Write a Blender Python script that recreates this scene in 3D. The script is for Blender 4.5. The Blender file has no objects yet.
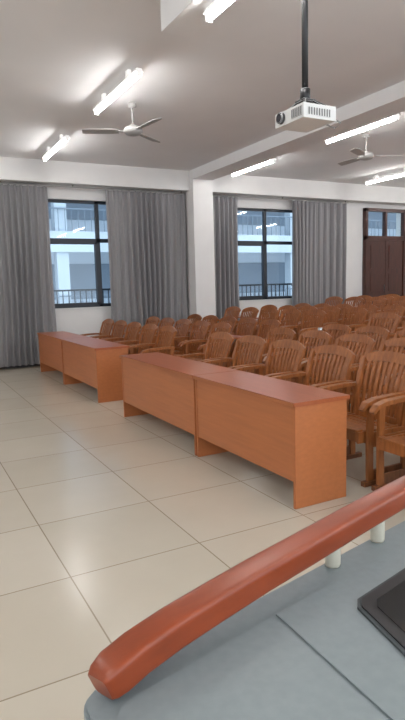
import bpy, bmesh, math, random
from mathutils import Vector, Matrix
random.seed(7)
S=bpy.context.scene
S.view_settings.view_transform='Standard'
S.view_settings.exposure=.36
# ---------------------------------------------------------------- materials
def mat(name,col,rough=.5,metal=0,noise=None,emis=None,spec=None,bump=0):
    m=bpy.data.materials.new(name); m.use_nodes=True
    nt=m.node_tree; b=nt.nodes['Principled BSDF']
    b.inputs['Base Color'].default_value=(*col,1); b.inputs['Roughness'].default_value=rough
    b.inputs['Metallic'].default_value=metal
    if spec is not None: b.inputs['Specular IOR Level'].default_value=spec
    if emis:
        b.inputs['Emission Color'].default_value=(*emis[0],1); b.inputs['Emission Strength'].default_value=emis[1]
    if noise:
        (sx,sy,sz),amt,scale=noise
        tc=nt.nodes.new('ShaderNodeTexCoord'); mp=nt.nodes.new('ShaderNodeMapping')
        mp.inputs['Scale'].default_value=(sx,sy,sz)
        n=nt.nodes.new('ShaderNodeTexNoise'); n.inputs['Scale'].default_value=scale; n.inputs['Detail'].default_value=5
        r=nt.nodes.new('ShaderNodeValToRGB')
        r.color_ramp.elements[0].position=.3; r.color_ramp.elements[1].position=.72
        r.color_ramp.elements[0].color=(*[c*(1-amt) for c in col],1)
        r.color_ramp.elements[1].color=(*[min(1,c*(1+amt)) for c in col],1)
        L=nt.links
        L.new(tc.outputs['Object'],mp.inputs['Vector']); L.new(mp.outputs['Vector'],n.inputs['Vector'])
        L.new(n.outputs['Fac'],r.inputs['Fac']); L.new(r.outputs['Color'],b.inputs['Base Color'])
        if bump:
            bp=nt.nodes.new('ShaderNodeBump'); bp.inputs['Strength'].default_value=bump; bp.inputs['Distance'].default_value=.002
            L.new(n.outputs['Fac'],bp.inputs['Height']); L.new(bp.outputs['Normal'],b.inputs['Normal'])
    return m
W_DESK=mat('desk_laminate',(.45,.150,.050),.4,noise=((5,.6,9),.07,4))
W_TOP=mat('desk_top_laminate',(.37,.098,.034),.3,noise=((9,.6,9),.07,4))
W_CH=mat('chair_wood',(.33,.115,.034),.33,noise=((8,8,1.2),.3,4))
W_CHD=mat('chair_wood_dark',(.18,.065,.025),.45,noise=((8,8,1.2),.3,4))
W_RAIL=mat('rail_varnished_wood',(.25,.045,.012),.3,noise=((1.5,10,10),.15,4))
W_DOOR=mat('door_wood',(.065,.02,.013),.4,noise=((9,9,.7),.3,5))
M_WALL=mat('wall_paint',(.80,.79,.78),.9,noise=((1,1,1),.02,3))
M_CEIL=mat('ceiling_paint',(.82,.815,.82),.95,noise=((1,1,1),.02,1.5))
M_BASE=mat('baseboard_dark',(.03,.025,.025),.4)
M_CURT=mat('curtain_fabric',(.285,.278,.285),.95,noise=((30,30,3),.06,6))
M_FRAME=mat('window_frame_dark',(.018,.024,.035),.4)
M_BLACK=mat('black_plastic',(.012,.012,.014),.4)
M_SCREEN=mat('screen_panel_black',(.010,.011,.012),.15)
M_GREY=mat('lectern_painted_steel',(.205,.24,.25),.4,noise=((1,1,1),.05,60))
M_GREYD=mat('lectern_seam',(.05,.06,.065),.6)
M_CREAM=mat('cream_cap',(.55,.53,.44),.4)
M_WHITE=mat('white_plastic',(.75,.75,.74),.4)
M_LENS=mat('lens_glass',(.02,.02,.03),.08)
M_FAN=mat('fan_metal',(.36,.35,.34),.4)
M_TUBE=mat('fluorescent_tube',(1,1,1),.5,emis=((1,.985,.97),36))
M_LAMP=mat('lamp_housing',(.85,.84,.82),.5,emis=((1,.98,.96),.35))
M_METAL=mat('steel_dark',(.09,.09,.095),.4,metal=.6)
M_BOT=mat('flask_steel',(.5,.52,.54),.25,metal=.8)
M_BLD=mat('facade_plaster',(.52,.57,.63),.9,noise=((1,1,1),.08,.6))
M_BLDD=mat('facade_dark',(.2,.24,.29),.9)  # darker blue-grey for the facade bands and balcony railings
M_GROUND=mat('courtyard_ground',(.3,.3,.28),.9,noise=((1,1,1),.1,.5))
g=bpy.data.materials.new('window_glass'); g.use_nodes=True
nt=g.node_tree; nt.nodes.clear()
o=nt.nodes.new('ShaderNodeOutputMaterial'); mx=nt.nodes.new('ShaderNodeMixShader'); tr=nt.nodes.new('ShaderNodeBsdfTransparent'); gl=nt.nodes.new('ShaderNodeBsdfGlossy')
tr.inputs['Color'].default_value=(.84,.92,.97,1); gl.inputs['Roughness'].default_value=.03; mx.inputs['Fac'].default_value=.04
nt.links.new(tr.outputs[0],mx.inputs[1]); nt.links.new(gl.outputs[0],mx.inputs[2]); nt.links.new(mx.outputs[0],o.inputs[0])
M_GLASS=g
# floor tiles
f=bpy.data.materials.new('floor_tiles'); f.use_nodes=True; nt=f.node_tree; b=nt.nodes['Principled BSDF']
tc=nt.nodes.new('ShaderNodeTexCoord'); mp=nt.nodes.new('ShaderNodeMapping'); mp.inputs['Location'].default_value=(.09,.25,0)
br=nt.nodes.new('ShaderNodeTexBrick'); br.offset=0; br.squash=1
br.inputs['Scale'].default_value=1; br.inputs['Brick Width'].default_value=.8; br.inputs['Row Height'].default_value=.8
br.inputs['Mortar Size'].default_value=.004; br.inputs['Mortar Smooth'].default_value=.1
br.inputs['Color1'].default_value=(.57,.515,.42,1); br.inputs['Color2'].default_value=(.61,.555,.46,1); br.inputs['Mortar'].default_value=(.32,.26,.19,1)
ns=nt.nodes.new('ShaderNodeTexNoise'); ns.inputs['Scale'].default_value=2.5; ns.inputs['Detail'].default_value=8
rp=nt.nodes.new('ShaderNodeValToRGB'); rp.color_ramp.elements[0].color=(.9,.89,.88,1); rp.color_ramp.elements[1].color=(1,1,1,1)
mm=nt.nodes.new('ShaderNodeMix'); mm.data_type='RGBA'; mm.blend_type='MULTIPLY'; mm.inputs[0].default_value=1
L=nt.links
L.new(tc.outputs['Object'],mp.inputs['Vector']); L.new(mp.outputs['Vector'],br.inputs['Vector']); L.new(tc.outputs['Object'],ns.inputs['Vector'])
L.new(ns.outputs['Fac'],rp.inputs['Fac']); L.new(br.outputs['Color'],mm.inputs[6]); L.new(rp.outputs['Color'],mm.inputs[7]); L.new(mm.outputs[2],b.inputs['Base Color'])
b.inputs['Roughness'].default_value=.2
M_FLOOR=f
# ---------------------------------------------------------------- builder
class B:
    def __init__(s): s.bm=bmesh.new(); s.mats=[]
    def mi(s,m):
        if m not in s.mats: s.mats.append(m)
        return s.mats.index(m)
    def hull(s,rings,m,smooth=False,cap=True):
        vs=[[s.bm.verts.new(p) for p in r] for r in rings]; n=len(rings[0]); i=s.mi(m); fs=[]
        for a,b_ in zip(vs,vs[1:]):
            for k in range(n):
                fs.append(s.bm.faces.new((a[k],a[(k+1)%n],b_[(k+1)%n],b_[k])))
        for q in fs: q.smooth=smooth
        if cap:
            fs.append(s.bm.faces.new(vs[0][::-1])); fs.append(s.bm.faces.new(vs[-1]))
        for q in fs: q.material_index=i
    def box(s,x0,x1,y0,y1,z0,z1,m):
        s.hull([[(x0,y0,z),(x1,y0,z),(x1,y1,z),(x0,y1,z)] for z in (z0,z1)],m)
    def poly(s,pts,z0,z1,m):
        s.hull([[(x,y,z) for x,y in pts] for z in (z0,z1)],m)
    def cyl(s,p0,p1,r,m,seg=12,r1=None):
        p0=Vector(p0);p1=Vector(p1);d=(p1-p0).normalized()
        a=d.orthogonal().normalized(); c=d.cross(a)
        s.hull([[p+(a*math.cos(t)+c*math.sin(t))*rr for t in [2*math.pi*k/seg for k in range(seg)]] for p,rr in ((p0,r),(p1,r if r1 is None else r1))],m,True)
    def lathe(s,prof,cx,cy,m,seg=20):
        s.hull([[(cx+r*math.cos(t),cy+r*math.sin(t),z) for t in [2*math.pi*k/seg for k in range(seg)]] for r,z in prof],m,True)
    def sweep(s,pts,w,h,m,side=(0,1,0),rnd=0,smooth=False):
        """profile swept along pts; w along side vector, h along normal"""
        pts=[Vector(p) for p in pts]; rings=[]
        for i,p in enumerate(pts):
            d=(pts[min(i+1,len(pts)-1)]-pts[max(i-1,0)]).normalized()
            sd=Vector(side); sd=(sd-d*sd.dot(d)).normalized(); n=d.cross(sd)
            ww=w[i] if isinstance(w,(list,tuple)) else w; hh=h[i] if isinstance(h,(list,tuple)) else h
            if rnd:
                prof=[]
                for k in range(24):
                    t=2*math.pi*(k+.5)/24; c,q=math.cos(t),math.sin(t)
                    prof.append((math.copysign(abs(c)**rnd,c)*ww/2,math.copysign(abs(q)**rnd,q)*hh/2))
            else: prof=[(-ww/2,-hh/2),(ww/2,-hh/2),(ww/2,hh/2),(-ww/2,hh/2)]
            rings.append([p+sd*a+n*b_ for a,b_ in prof])
        s.hull(rings,m,smooth)
    def mesh(s,name,bev=0):
        bmesh.ops.recalc_face_normals(s.bm,faces=s.bm.faces)
        if bev:
            es=[e for e in s.bm.edges if len(e.link_faces)==2 and e.calc_face_angle(0)>.6]
            bmesh.ops.bevel(s.bm,geom=es,offset=bev,segments=2,affect='EDGES',clamp_overlap=True)
        me=bpy.data.meshes.new(name); s.bm.to_mesh(me); s.bm.free()
        for m in s.mats: me.materials.append(m)
        return me
    def obj(s,name,bev=0,loc=(0,0,0)):
        ob=bpy.data.objects.new(name,s.mesh(name,bev)); ob.location=loc
        S.collection.objects.link(ob); return ob
def put(name,me,loc,rz=0):
    ob=bpy.data.objects.new(name,me); ob.location=loc; ob.rotation_euler=(0,0,rz); S.collection.objects.link(ob); return ob
# ---------------------------------------------------------------- room shell
X0,X1,Y0,Y1,ZC=-3.5,15.0,-4.0,12.0,4.1
b=B(); b.box(X0,X1,Y0,Y1,-.1,0,M_FLOOR); b.obj('floor')
b=B(); b.box(5.80,X1,2.0,11.45,0,.12,M_FLOOR); b.obj('floor_step_1')
b=B(); b.box(8.65,X1-.01,2.0,11.44,.12,.24,M_FLOOR); b.obj('floor_step_2')
b=B(); b.box(X0,X1,Y0,Y1,ZC,ZC+.1,M_CEIL); b.obj('ceiling')
wins=[(2.8,4.6,3.94),(7.15,9.3,8.30)]; WZ0,WZ1=1.17,3.42
D0,D1,DZ=11.5,13.05,3.55
t0,t1=Y1,Y1+.25
xs=[X0-.2,2.8,4.6,7.15,9.3,D0,D1,X1+.2]
wn=[0]
def wl(*a):
    wn[0]+=1; b=B(); b.box(*a,M_WALL); b.obj('wall_window_%d'%wn[0])
wl(xs[0],xs[1],t0,t1,-.1,ZC); wl(xs[2],xs[3],t0,t1,-.1,ZC)
wl(xs[4],xs[5],t0,t1,-.1,ZC); wl(xs[6],xs[7],t0,t1,-.1,ZC)
for a,c,_ in wins:
    wl(a,c,t0,t1,-.1,WZ0); wl(a,c,t0,t1,WZ1,ZC)
wl(D0,D1,t0,t1,DZ,ZC); wl(D0,D1,t0,t1,-.1,.24)
b=B(); b.box(X1,X1+.2,Y0,Y1,-.1,ZC,M_WALL); b.obj('wall_back')
b=B(); b.box(X0-.2,X0,Y0,Y1,-.1,ZC,M_WALL); b.obj('wall_front')
b=B(); b.box(X0,5.97,Y1-.025,Y1,0,.13,M_BASE); b.obj('baseboard_window')
b=B(); b.box(5.97,6.47,11.45,12,0,ZC,M_WALL); b.obj('wall_column')
b=B(); b.box(X0,5.97,11.62,12,3.68,ZC,M_WALL); b.box(6.47,X1,11.62,12,3.68,ZC,M_WALL); b.obj('trim_window_beam')
b=B(); b.box(5.97,6.47,Y0,11.45,3.90,ZC,M_CEIL); b.obj('trim_ceiling_beam_1')
b=B(); b.box(2.20,2.485,Y0,4.72,3.74,ZC,M_CEIL); b.obj('trim_ceiling_beam_2')
# windows
for i,(a,c,mx_) in enumerate(wins):
    b=B(); y0,y1=12.06,12.13; fw=.06
    b.box(a,c,y0,y1,WZ0,WZ0+fw,M_FRAME); b.box(a,c,y0,y1,WZ1-fw,WZ1,M_FRAME)
    b.box(a,a+fw,y0,y1,WZ0,WZ1,M_FRAME); b.box(c-fw,c,y0,y1,WZ0,WZ1,M_FRAME)
    b.box(a,c,y0,y1,2.55,2.55+.08,M_FRAME)
    b.box(mx_-.04,mx_+.04,y0,y1,WZ0,WZ1,M_FRAME)
    b.box(a+fw,mx_-.04,y0-.02,y1,WZ0+fw,WZ0+fw+.04,M_FRAME); b.box(a+fw,a+fw+.04,y0-.02,y1,WZ0+fw,2.55,M_FRAME)
    b.box(mx_-.08,mx_-.04,y0-.02,y1,WZ0+fw,2.55,M_FRAME); b.box(a+fw,mx_-.04,y0-.02,y1,2.51,2.55,M_FRAME)
    b.box(a+.03,c-.03,12.09,12.1,WZ0+.03,WZ1-.03,M_GLASS)
    b.box(a,c,11.97,12.25,WZ0-.03,WZ0,M_WHITE)
    b.obj('window_%d'%(i+1))
# door (leafs and casing sit proud of the wall face)
b=B(); dy=-.105
b.box(D0,D0+.09,11.97+dy,12.1+dy,.24,DZ,W_DOOR); b.box(D1-.09,D1,11.97+dy,12.1+dy,.24,DZ,W_DOOR); b.box(D0,D1,11.97+dy,12.1+dy,DZ-.09,DZ,W_DOOR)
b.box(D0,D1,11.97+dy,12.1+dy,2.68,2.8,W_DOOR)
mid=(D0+D1)/2; b.box(mid-.04,mid+.04,11.98+dy,12.1+dy,2.8,DZ-.09,W_DOOR)
for a,c in ((D0+.09,mid-.003),(mid+.003,D1-.09)):
    b.box(a,c,12.0+dy,12.045+dy,.25,2.68,W_DOOR)
    for z0,z1 in ((.42,1.1),(1.25,1.75),(1.9,2.55)):
        b.box(a+.12,c-.12,11.985+dy,12.0+dy,z0,z1,W_DOOR)
    b.box(a+.01,c-.01,12.03+dy,12.04+dy,2.8,DZ-.09,M_GLASS)
b.cyl((mid-.07,11.96+dy,1.25),(mid-.07,11.96+dy,1.45),.012,M_METAL)
b.obj('door_1',.004)
# curtains
def curtain(xa,xb,zb=.08,seed=0):
    bm=bmesh.new()
    n=int((xb-xa)/.012); nz=26; ph=0; cols=[]; phs=[]
    for i in range(n+1):
        phs.append(ph); ph+=.012/(.175+.06*math.sin(i*.035+seed))*2*math.pi
    amp=[.05+.025*math.sin(i*.05+seed*2) for i in range(n+1)]
    for i in range(n+1):
        col=[]
        for j in range(nz+1):
            v=j/nz; z=3.62+(zb-3.62)*v
            A=amp[i]*(.55+.45*min(1,v*3)); p=phs[i]+.35*math.sin(v*3+i*.02+seed)
            x=xa+i*.012+.02*math.sin(v*5+i*.06)*v
            y=11.80+A*math.sin(p)+.018*math.sin(p*2+v*2+seed)
            col.append(bm.verts.new((x,y,z)))
        cols.append(col)
    for a,c in zip(cols,cols[1:]):
        for j in range(nz):
            q=bm.faces.new((a[j],a[j+1],c[j+1],c[j])); q.smooth=True
    me=bpy.data.meshes.new('curtain'); bm.to_mesh(me); bm.free(); me.materials.append(M_CURT)
    put('curtain',me,(0,0,0))
curtain(.9,2.86,.06,1); curtain(4.07,5.93,.06,2); curtain(6.52,7.35,.06,3); curtain(8.96,10.72,.06,4)
for a,c in ((.8,5.95),(6.5,10.8)):
    b=B(); b.cyl((a,11.80,3.64),(c,11.80,3.64),.014,M_FAN)
    for x in (a+.1,(a+c)/2,c-.1): b.box(x-.01,x+.01,11.79,11.81,3.64,3.69,M_METAL)
    b.obj('curtain_rod')
# outside
b=B(); YB=26
b.box(-20,50,YB,YB+6,-8,22,M_BLD)
for k in range(-2,5):
    z=k*3.6+.2
    b.box(-20,50,YB-2.2,YB,z-.35,z,M_BLD); b.box(-20,50,YB-2.25,YB-2.1,z-.7,z+.15,M_BLD)
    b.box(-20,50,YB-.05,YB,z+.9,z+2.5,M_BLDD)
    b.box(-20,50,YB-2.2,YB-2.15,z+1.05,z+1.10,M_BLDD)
    for q in range(0,220): 
        x=-16+q*.28
        b.box(x,x+.02,YB-2.19,YB-2.16,z,z+1.05,M_BLDD)
for x in range(-18,50,4): b.box(x,x+.5,YB-2.1,YB-1.6,-8,22,M_BLD)
b.obj('opposite_building')
b=B(); b.box(-30,60,12.3,60,-8.2,-8,M_GROUND); b.obj('courtyard_ground')
for i,(a,c,_) in enumerate(wins):
    b=B(); b.box(a-.1,c+.1,12.4,12.44,1.52,1.56,M_FRAME); b.box(a-.1,c+.1,12.4,12.43,1.2,1.23,M_FRAME)
    x=a
    while x<c: b.box(x,x+.018,12.41,12.43,1.0,1.53,M_FRAME); x+=.13
    for x in (a-.1,c+.08): b.box(x,x+.03,12.25,12.43,1.48,1.53,M_FRAME); b.box(x,x+.03,12.25,12.43,1.0,1.05,M_FRAME)
    b.obj('window_guard_railing')
# ---------------------------------------------------------------- desks
def desk(L):
    b=B(); D=.5; H=.76
    b.box(0,D,0,L,H-.03,H,W_TOP)
    for y in (.012,L-.037): b.box(.015,D-.02,y,y+.025,0,H-.03,W_DESK)
    b.box(.02,.04,.037,L-.037,.19,H-.03,W_DESK)
    b.box(.045,D-.04,.037,L-.037,.50,.52,W_DESK)
    b.box(.2,.22,.037,L-.037,.22,.50,W_DESK)
    b.box(-.004,0,0,L,H-.03,H-.002,W_DESK)
    return b.mesh('wooden_desk',.002)
for y0,L_ in ((3.04,1.50),(4.545,1.93),(7.45,1.85),(9.305,1.75)):
    put('wooden_desk',desk(L_),(2.31,y0,0))
# ---------------------------------------------------------------- chairs
def chair(ledge):
    b=B(); HW=.285
    def prof(z):
        t=(z-.40)/.57; return .19+.15*t+.03*math.sin(t*math.pi)*-1
    def cur(y): return .035*(1-(y/HW)**2)
    for s_ in (-1,1):
        pts=[(prof(z),s_*(HW-.045+.035*((z-.4)/.57)),z) for z in (.30,.42,.55,.68,.80,.90)]
        b.sweep(pts,.05,.028,W_CH)
    for k in range(8):
        y=-.185+.37*k/7
        pts=[(prof(z)+cur(y),y*(1+.16*(z-.4)/.57),z) for z in (.43,.55,.68,.80,.91)]
        b.sweep(pts,.036,.014,W_CH)
    pts=[]; hs=[]
    for k in range(13):
        y=-HW-.005+(2*HW+.01)*k/12; z=.93-.04*(y/HW)**2
        pts.append((prof(.92)+cur(y),y,z)); hs.append(.09-.04*abs(y/HW)**3)
    b.sweep(pts,.028,hs,W_CH,side=(1,0,-.28))
    b.sweep([(prof(.43)+cur(y),y,.43) for y in (-.24,-.12,0,.12,.24)],.022,.055,W_CH,side=(1,0,0))
    for k in range(7):
        x=-.225+.065*k
        z=.43-.018*math.sin((k+.5)/7*math.pi)-.004*k
        b.sweep([(x,y,z-.008*(1-(y/.25)**2)) for y in (-.245,-.12,0,.12,.245)],.058,.02,W_CH,side=(1,0,0))
    b.box(-.25,.2,-.255,-.23,.33,.42,W_CH); b.box(-.25,.2,.23,.255,.33,.42,W_CH)
    b.box(-.25,-.225,-.23,.23,.34,.415,W_CH)
    for s_ in (-1,1):
        y=s_*.295
        b.sweep([(.285,y,.665),(.15,y,.675),(0,y,.672),(-.13,y,.665),(-.22,y,.645),(-.262,y,.60)],[.05,.06,.066,.07,.066,.05],[.03,.034,.034,.034,.032,.026],W_CH)
        b.sweep([(-.17,y,.04),(-.175,y,.35),(-.165,y,.66)],.028,.06,W_CH)
        b.sweep([(.20,y,.04),(.20,y,.35),(.25,y,.66)],.028,.06,W_CH)
        b.box(-.15,.19,y-.012,y+.012,.30,.42,W_CH)
        b.sweep([(-.24,y,.02),(.30,y,.02)],.045,.04,W_CHD)
        b.box(-.14,.17,y-.009,y+.009,.04,.12,W_CHD)
    b.box(-.02,.02,-.28,.28,.26,.29,M_METAL)
    if ledge:
        b.box(.36,.63,-.29,.29,.725,.745,W_TOP)
        for s_ in (-.25,.25): b.sweep([(.27,s_,.55),(.42,s_,.72)],.02,.03,M_METAL)
    return b.mesh('wooden_armchair',.003)
cm=[chair(False),chair(True)]
def tier(k): return 0 if k<3 else (.12 if k<6 else .24)
for k in range(10):
    ys=[2.03+.7*i for i in range(7)]+[7.86+.69*i for i in range(5)]
    for y in ys:
        lg=1 if (k==1 and abs(y-5.53)<.1) else (1 if (k<8 and k not in(0,) and random.random()<.3) else 0)
        put('wooden_armchair',cm[lg],(3.27+k*.95,y,tier(k)))
b=B(); b.lathe([(.036,0),(.038,.01),(.038,.17),(.034,.19),(.028,.2),(.03,.205),(.03,.245),(.026,.25)],0,0,M_BOT); b.obj('thermos_flask',loc=(4.72,5.66,.746))
# ---------------------------------------------------------------- lamps (surface mounted battens: tube held under a slim spine)
def lamp(Lh,drop):
    b=B()
    for y in (-.45,.45): b.box(-.02,.02,y-.04,y+.04,.035,drop,M_LAMP)
    b.hull([[(-.028,y,.04),(.028,y,.04),(.05,y,.0),(-.05,y,.0)] for y in (-Lh,Lh)],M_LAMP)
    b.cyl((0,-Lh+.02,-.026),(0,Lh-.02,-.026),.024,M_TUBE)
    for y in (-Lh,Lh-.02): b.box(-.028,.028,y,y+.02,-.052,.0,M_LAMP)
    return b.mesh('fluorescent_lamp')
lm=lamp(.79,ZC-3.98); lms=lamp(.70,.05)
for x,ys in ((-1.4,(-1.6,1.1,4.1,7.1,10.2)),(2.63,(7.06,10.15)),(6.77,(-1.6,1.1,4.1,7.15,10.28)),(10.5,(-1.6,1.1,4.1,7.1,10.05)),(13.9,(1.1,4.1,7.1,10.1))):
    for y in ys: put('fluorescent_lamp',lm,(x,y,3.98))
for y in (-2,.8,3.50): put('fluorescent_lamp',lms,(2.37,y,3.69))
# ---------------------------------------------------------------- fans
def fan():
    b=B()
    b.lathe([(.05,.38),(.06,.36),(.06,.33),(.02,.31)],0,0,M_FAN); b.cyl((0,0,.06),(0,0,.36),.012,M_FAN)
    b.lathe([(.03,.10),(.05,.08),(.10,.06),(.13,.03),(.13,-.01),(.10,-.04),(.04,-.055)],0,0,M_FAN)
    for k in range(3):
        a=2*math.pi*k/3+.35; c,s_=math.cos(a),math.sin(a)
        def P(r,w,z): return (r*c-w*s_,r*s_+w*c,z)
        b.hull([[P(.11,-.02,0),P(.11,.02,0),P(.11,.02,.008),P(.11,-.02,.008)],[P(.24,-.025,0),P(.24,.025,.0),P(.24,.025,.008),P(.24,-.025,.008)]],M_FAN)
        rings=[]
        for r,w in ((.2,.05),(.3,.065),(.5,.07),(.66,.065),(.70,.045)):
            rings.append([P(r,-w,-.012),P(r,w,.014),P(r,w,.020),P(r,-w,-.006)])
        b.hull(rings,M_FAN)
    return b.mesh('ceiling_fan')
fm=fan()
for i,(x,y) in enumerate(((3.10,7.7),(7.45,7.7),(11.8,7.7))): put('ceiling_fan',fm,(x,y,3.72),[.3,1.2,0][i])
# ---------------------------------------------------------------- projector
b=B()
b.box(-.14,.14,-.16,.16,-.05,.045,M_WHITE)
b.box(-.144,-.14,-.15,-.03,-.035,.03,M_FAN)
for k in range(6): b.box(-.147,-.143,-.145+k*.02,-.135+k*.02,-.03,.025,M_METAL)
b.cyl((-.14,.08,0),(-.165,.08,0),.038,M_METAL,24); b.cyl((-.165,.08,0),(-.168,.08,0),.030,M_LENS,24)
for k in range(9): b.box(-.10+k*.022,-.09+k*.022,-.163,-.16,-.03,.02,M_METAL)
b.box(-.09,.09,-.10,.10,.045,.052,M_METAL)
for x,y in ((-.1,-.12),(.1,-.12),(-.1,.12),(.1,.12)):
    b.sweep([(x,y,.045),(x*.3,y*.3,.11)],.02,.012,M_BLACK); b.cyl((x,y,.045),(x,y,.06),.012,M_BLACK,10)
b.box(-.05,.05,-.05,.05,.10,.115,M_BLACK); b.cyl((0,0,.1),(0,0,.19),.035,M_BLACK,16)
b.cyl((0,0,.12),(0,0,ZC-2.71),.022,M_BLACK,16)
b.lathe([(.022,ZC-2.80),(.06,ZC-2.74),(.065,ZC-2.705)],0,0,M_BLACK)
b.sweep([(.13,-.1,.0),(.2,-.14,-.05),(.18,-.1,-.08),(.1,-.03,-.02),(.06,0,.12)],.008,.008,M_BLACK)
b.obj('ceiling_projector',.002,loc=(2.62,3.30,2.71))
# ---------------------------------------------------------------- lectern
b=B()
zt=1.05; K=.945
def back(x): return .715+.215*(x-.17)
def rc(cx,cy,r,a0,a1,n=6): return [(cx+r*math.cos(math.radians(a0+(a1-a0)*i/n)),cy+r*math.sin(math.radians(a0+(a1-a0)*i/n))) for i in range(n+1)]
def k_(pts): return [(x*K,y*K) for x,y in pts]
top=[(.17,.12),(1.45,.12),(1.45,back(1.45)-.02)]+[(x,back(x)) for x in (1.2,.9,.6,.35)]+rc(.215,.675,.045,95,180)
b.poly(k_(top),zt-.06,zt-.006,M_GREY)
b.poly(k_([(x+(.7-x)*.008,y+(.45-y)*.012) for x,y in top]),zt-.006,zt,M_GREY)
bot=[(.22,.16),(1.40,.16),(1.40,.88),(1.2,.85),(.6,.72),(.24,.64)]
b.poly(k_(bot),.08,zt-.06,M_GREY)
b.poly(k_([(.25,.2),(1.37,.2),(1.37,.85),(.6,.69),(.27,.61)]),0,.08,M_BLACK)
b.poly(k_([(.195,.14),(.485,.14),(.505,.70),(.492,.722),(.235,.668),(.215,.66),(.195,.63)]),zt,zt+.003,M_GREY)
b.poly(k_([(.492,.14),(1.42,.14),(1.42,.90),(.512,.728),(.512,.70)]),zt,zt+.003,M_GREY)
def q(pts,s_):
    cx=sum(p[0] for p in pts)/len(pts); cy=sum(p[1] for p in pts)/len(pts)
    return [(cx+(x-cx)*s_,cy+(y-cy)*s_) for x,y in pts]
pan=k_([(.565,.30),(.575,.29),(1.05,.30),(1.06,.31),(1.09,.765),(1.075,.775),(.660,.682),(.643,.664)])
b.poly(q(pan,1.03),zt+.003,zt+.007,M_GREYD); b.poly(pan,zt+.006,zt+.009,M_BLACK); b.poly(q(pan,.90),zt+.008,zt+.0105,M_SCREEN)
for x,y in ((.668,.766),(.812,.798),(1.15,.874)):
    b.lathe([(.013,zt),(.0145,zt+.004),(.0145,zt+.05),(.013,zt+.056)],x,y,M_CREAM,24)
rp_=[(.183,.643,1.073),(.190,.646,1.076),(.205,.651,1.081),(.24,.661,1.089),(.30,.677,1.096),(.38,.696,1.102),(.47,.717,1.108),(.58,.742,1.113),(.72,.777,1.118),(.889,.818,1.123),(1.1,.868,1.126),(1.33,.915,1.124),(1.36,.92,1.12)]
b.sweep(rp_,[.034,.043]+[.05]*10+[.045],[.034,.040]+[.044]*10+[.036],W_RAIL,side=(-.24,1,0),rnd=.3,smooth=True)
b.obj('lectern',.0)
# ---------------------------------------------------------------- world + camera
w=bpy.data.worlds.new('w'); S.world=w; w.use_nodes=True
bg=w.node_tree.nodes['Background']; bg.inputs[0].default_value=(.86,.93,1,1); bg.inputs[1].default_value=2.0
yaw=math.radians(28); p=math.radians(7.5); roll=.028
F0=Vector((math.sin(yaw),math.cos(yaw),0)); R0=Vector((math.cos(yaw),-math.sin(yaw),0)); Z=Vector((0,0,1))
F=F0*math.cos(p)-Z*math.sin(p); U=F0*math.sin(p)+Z*math.cos(p)
cx=(R0-U*roll).normalized(); cy=(U+R0*roll).normalized(); cz=-F
cam=bpy.data.cameras.new('camera'); co=bpy.data.objects.new('camera',cam); S.collection.objects.link(co)
M=Matrix.Identity(4)
for i in range(3): M[i][0]=cx[i]; M[i][1]=cy[i]; M[i][2]=cz[i]
M[2][3]=1.57
co.matrix_world=M
cam.sensor_fit='VERTICAL'; cam.sensor_height=24; cam.lens=567/720*24; cam.clip_start=.02
S.camera=co
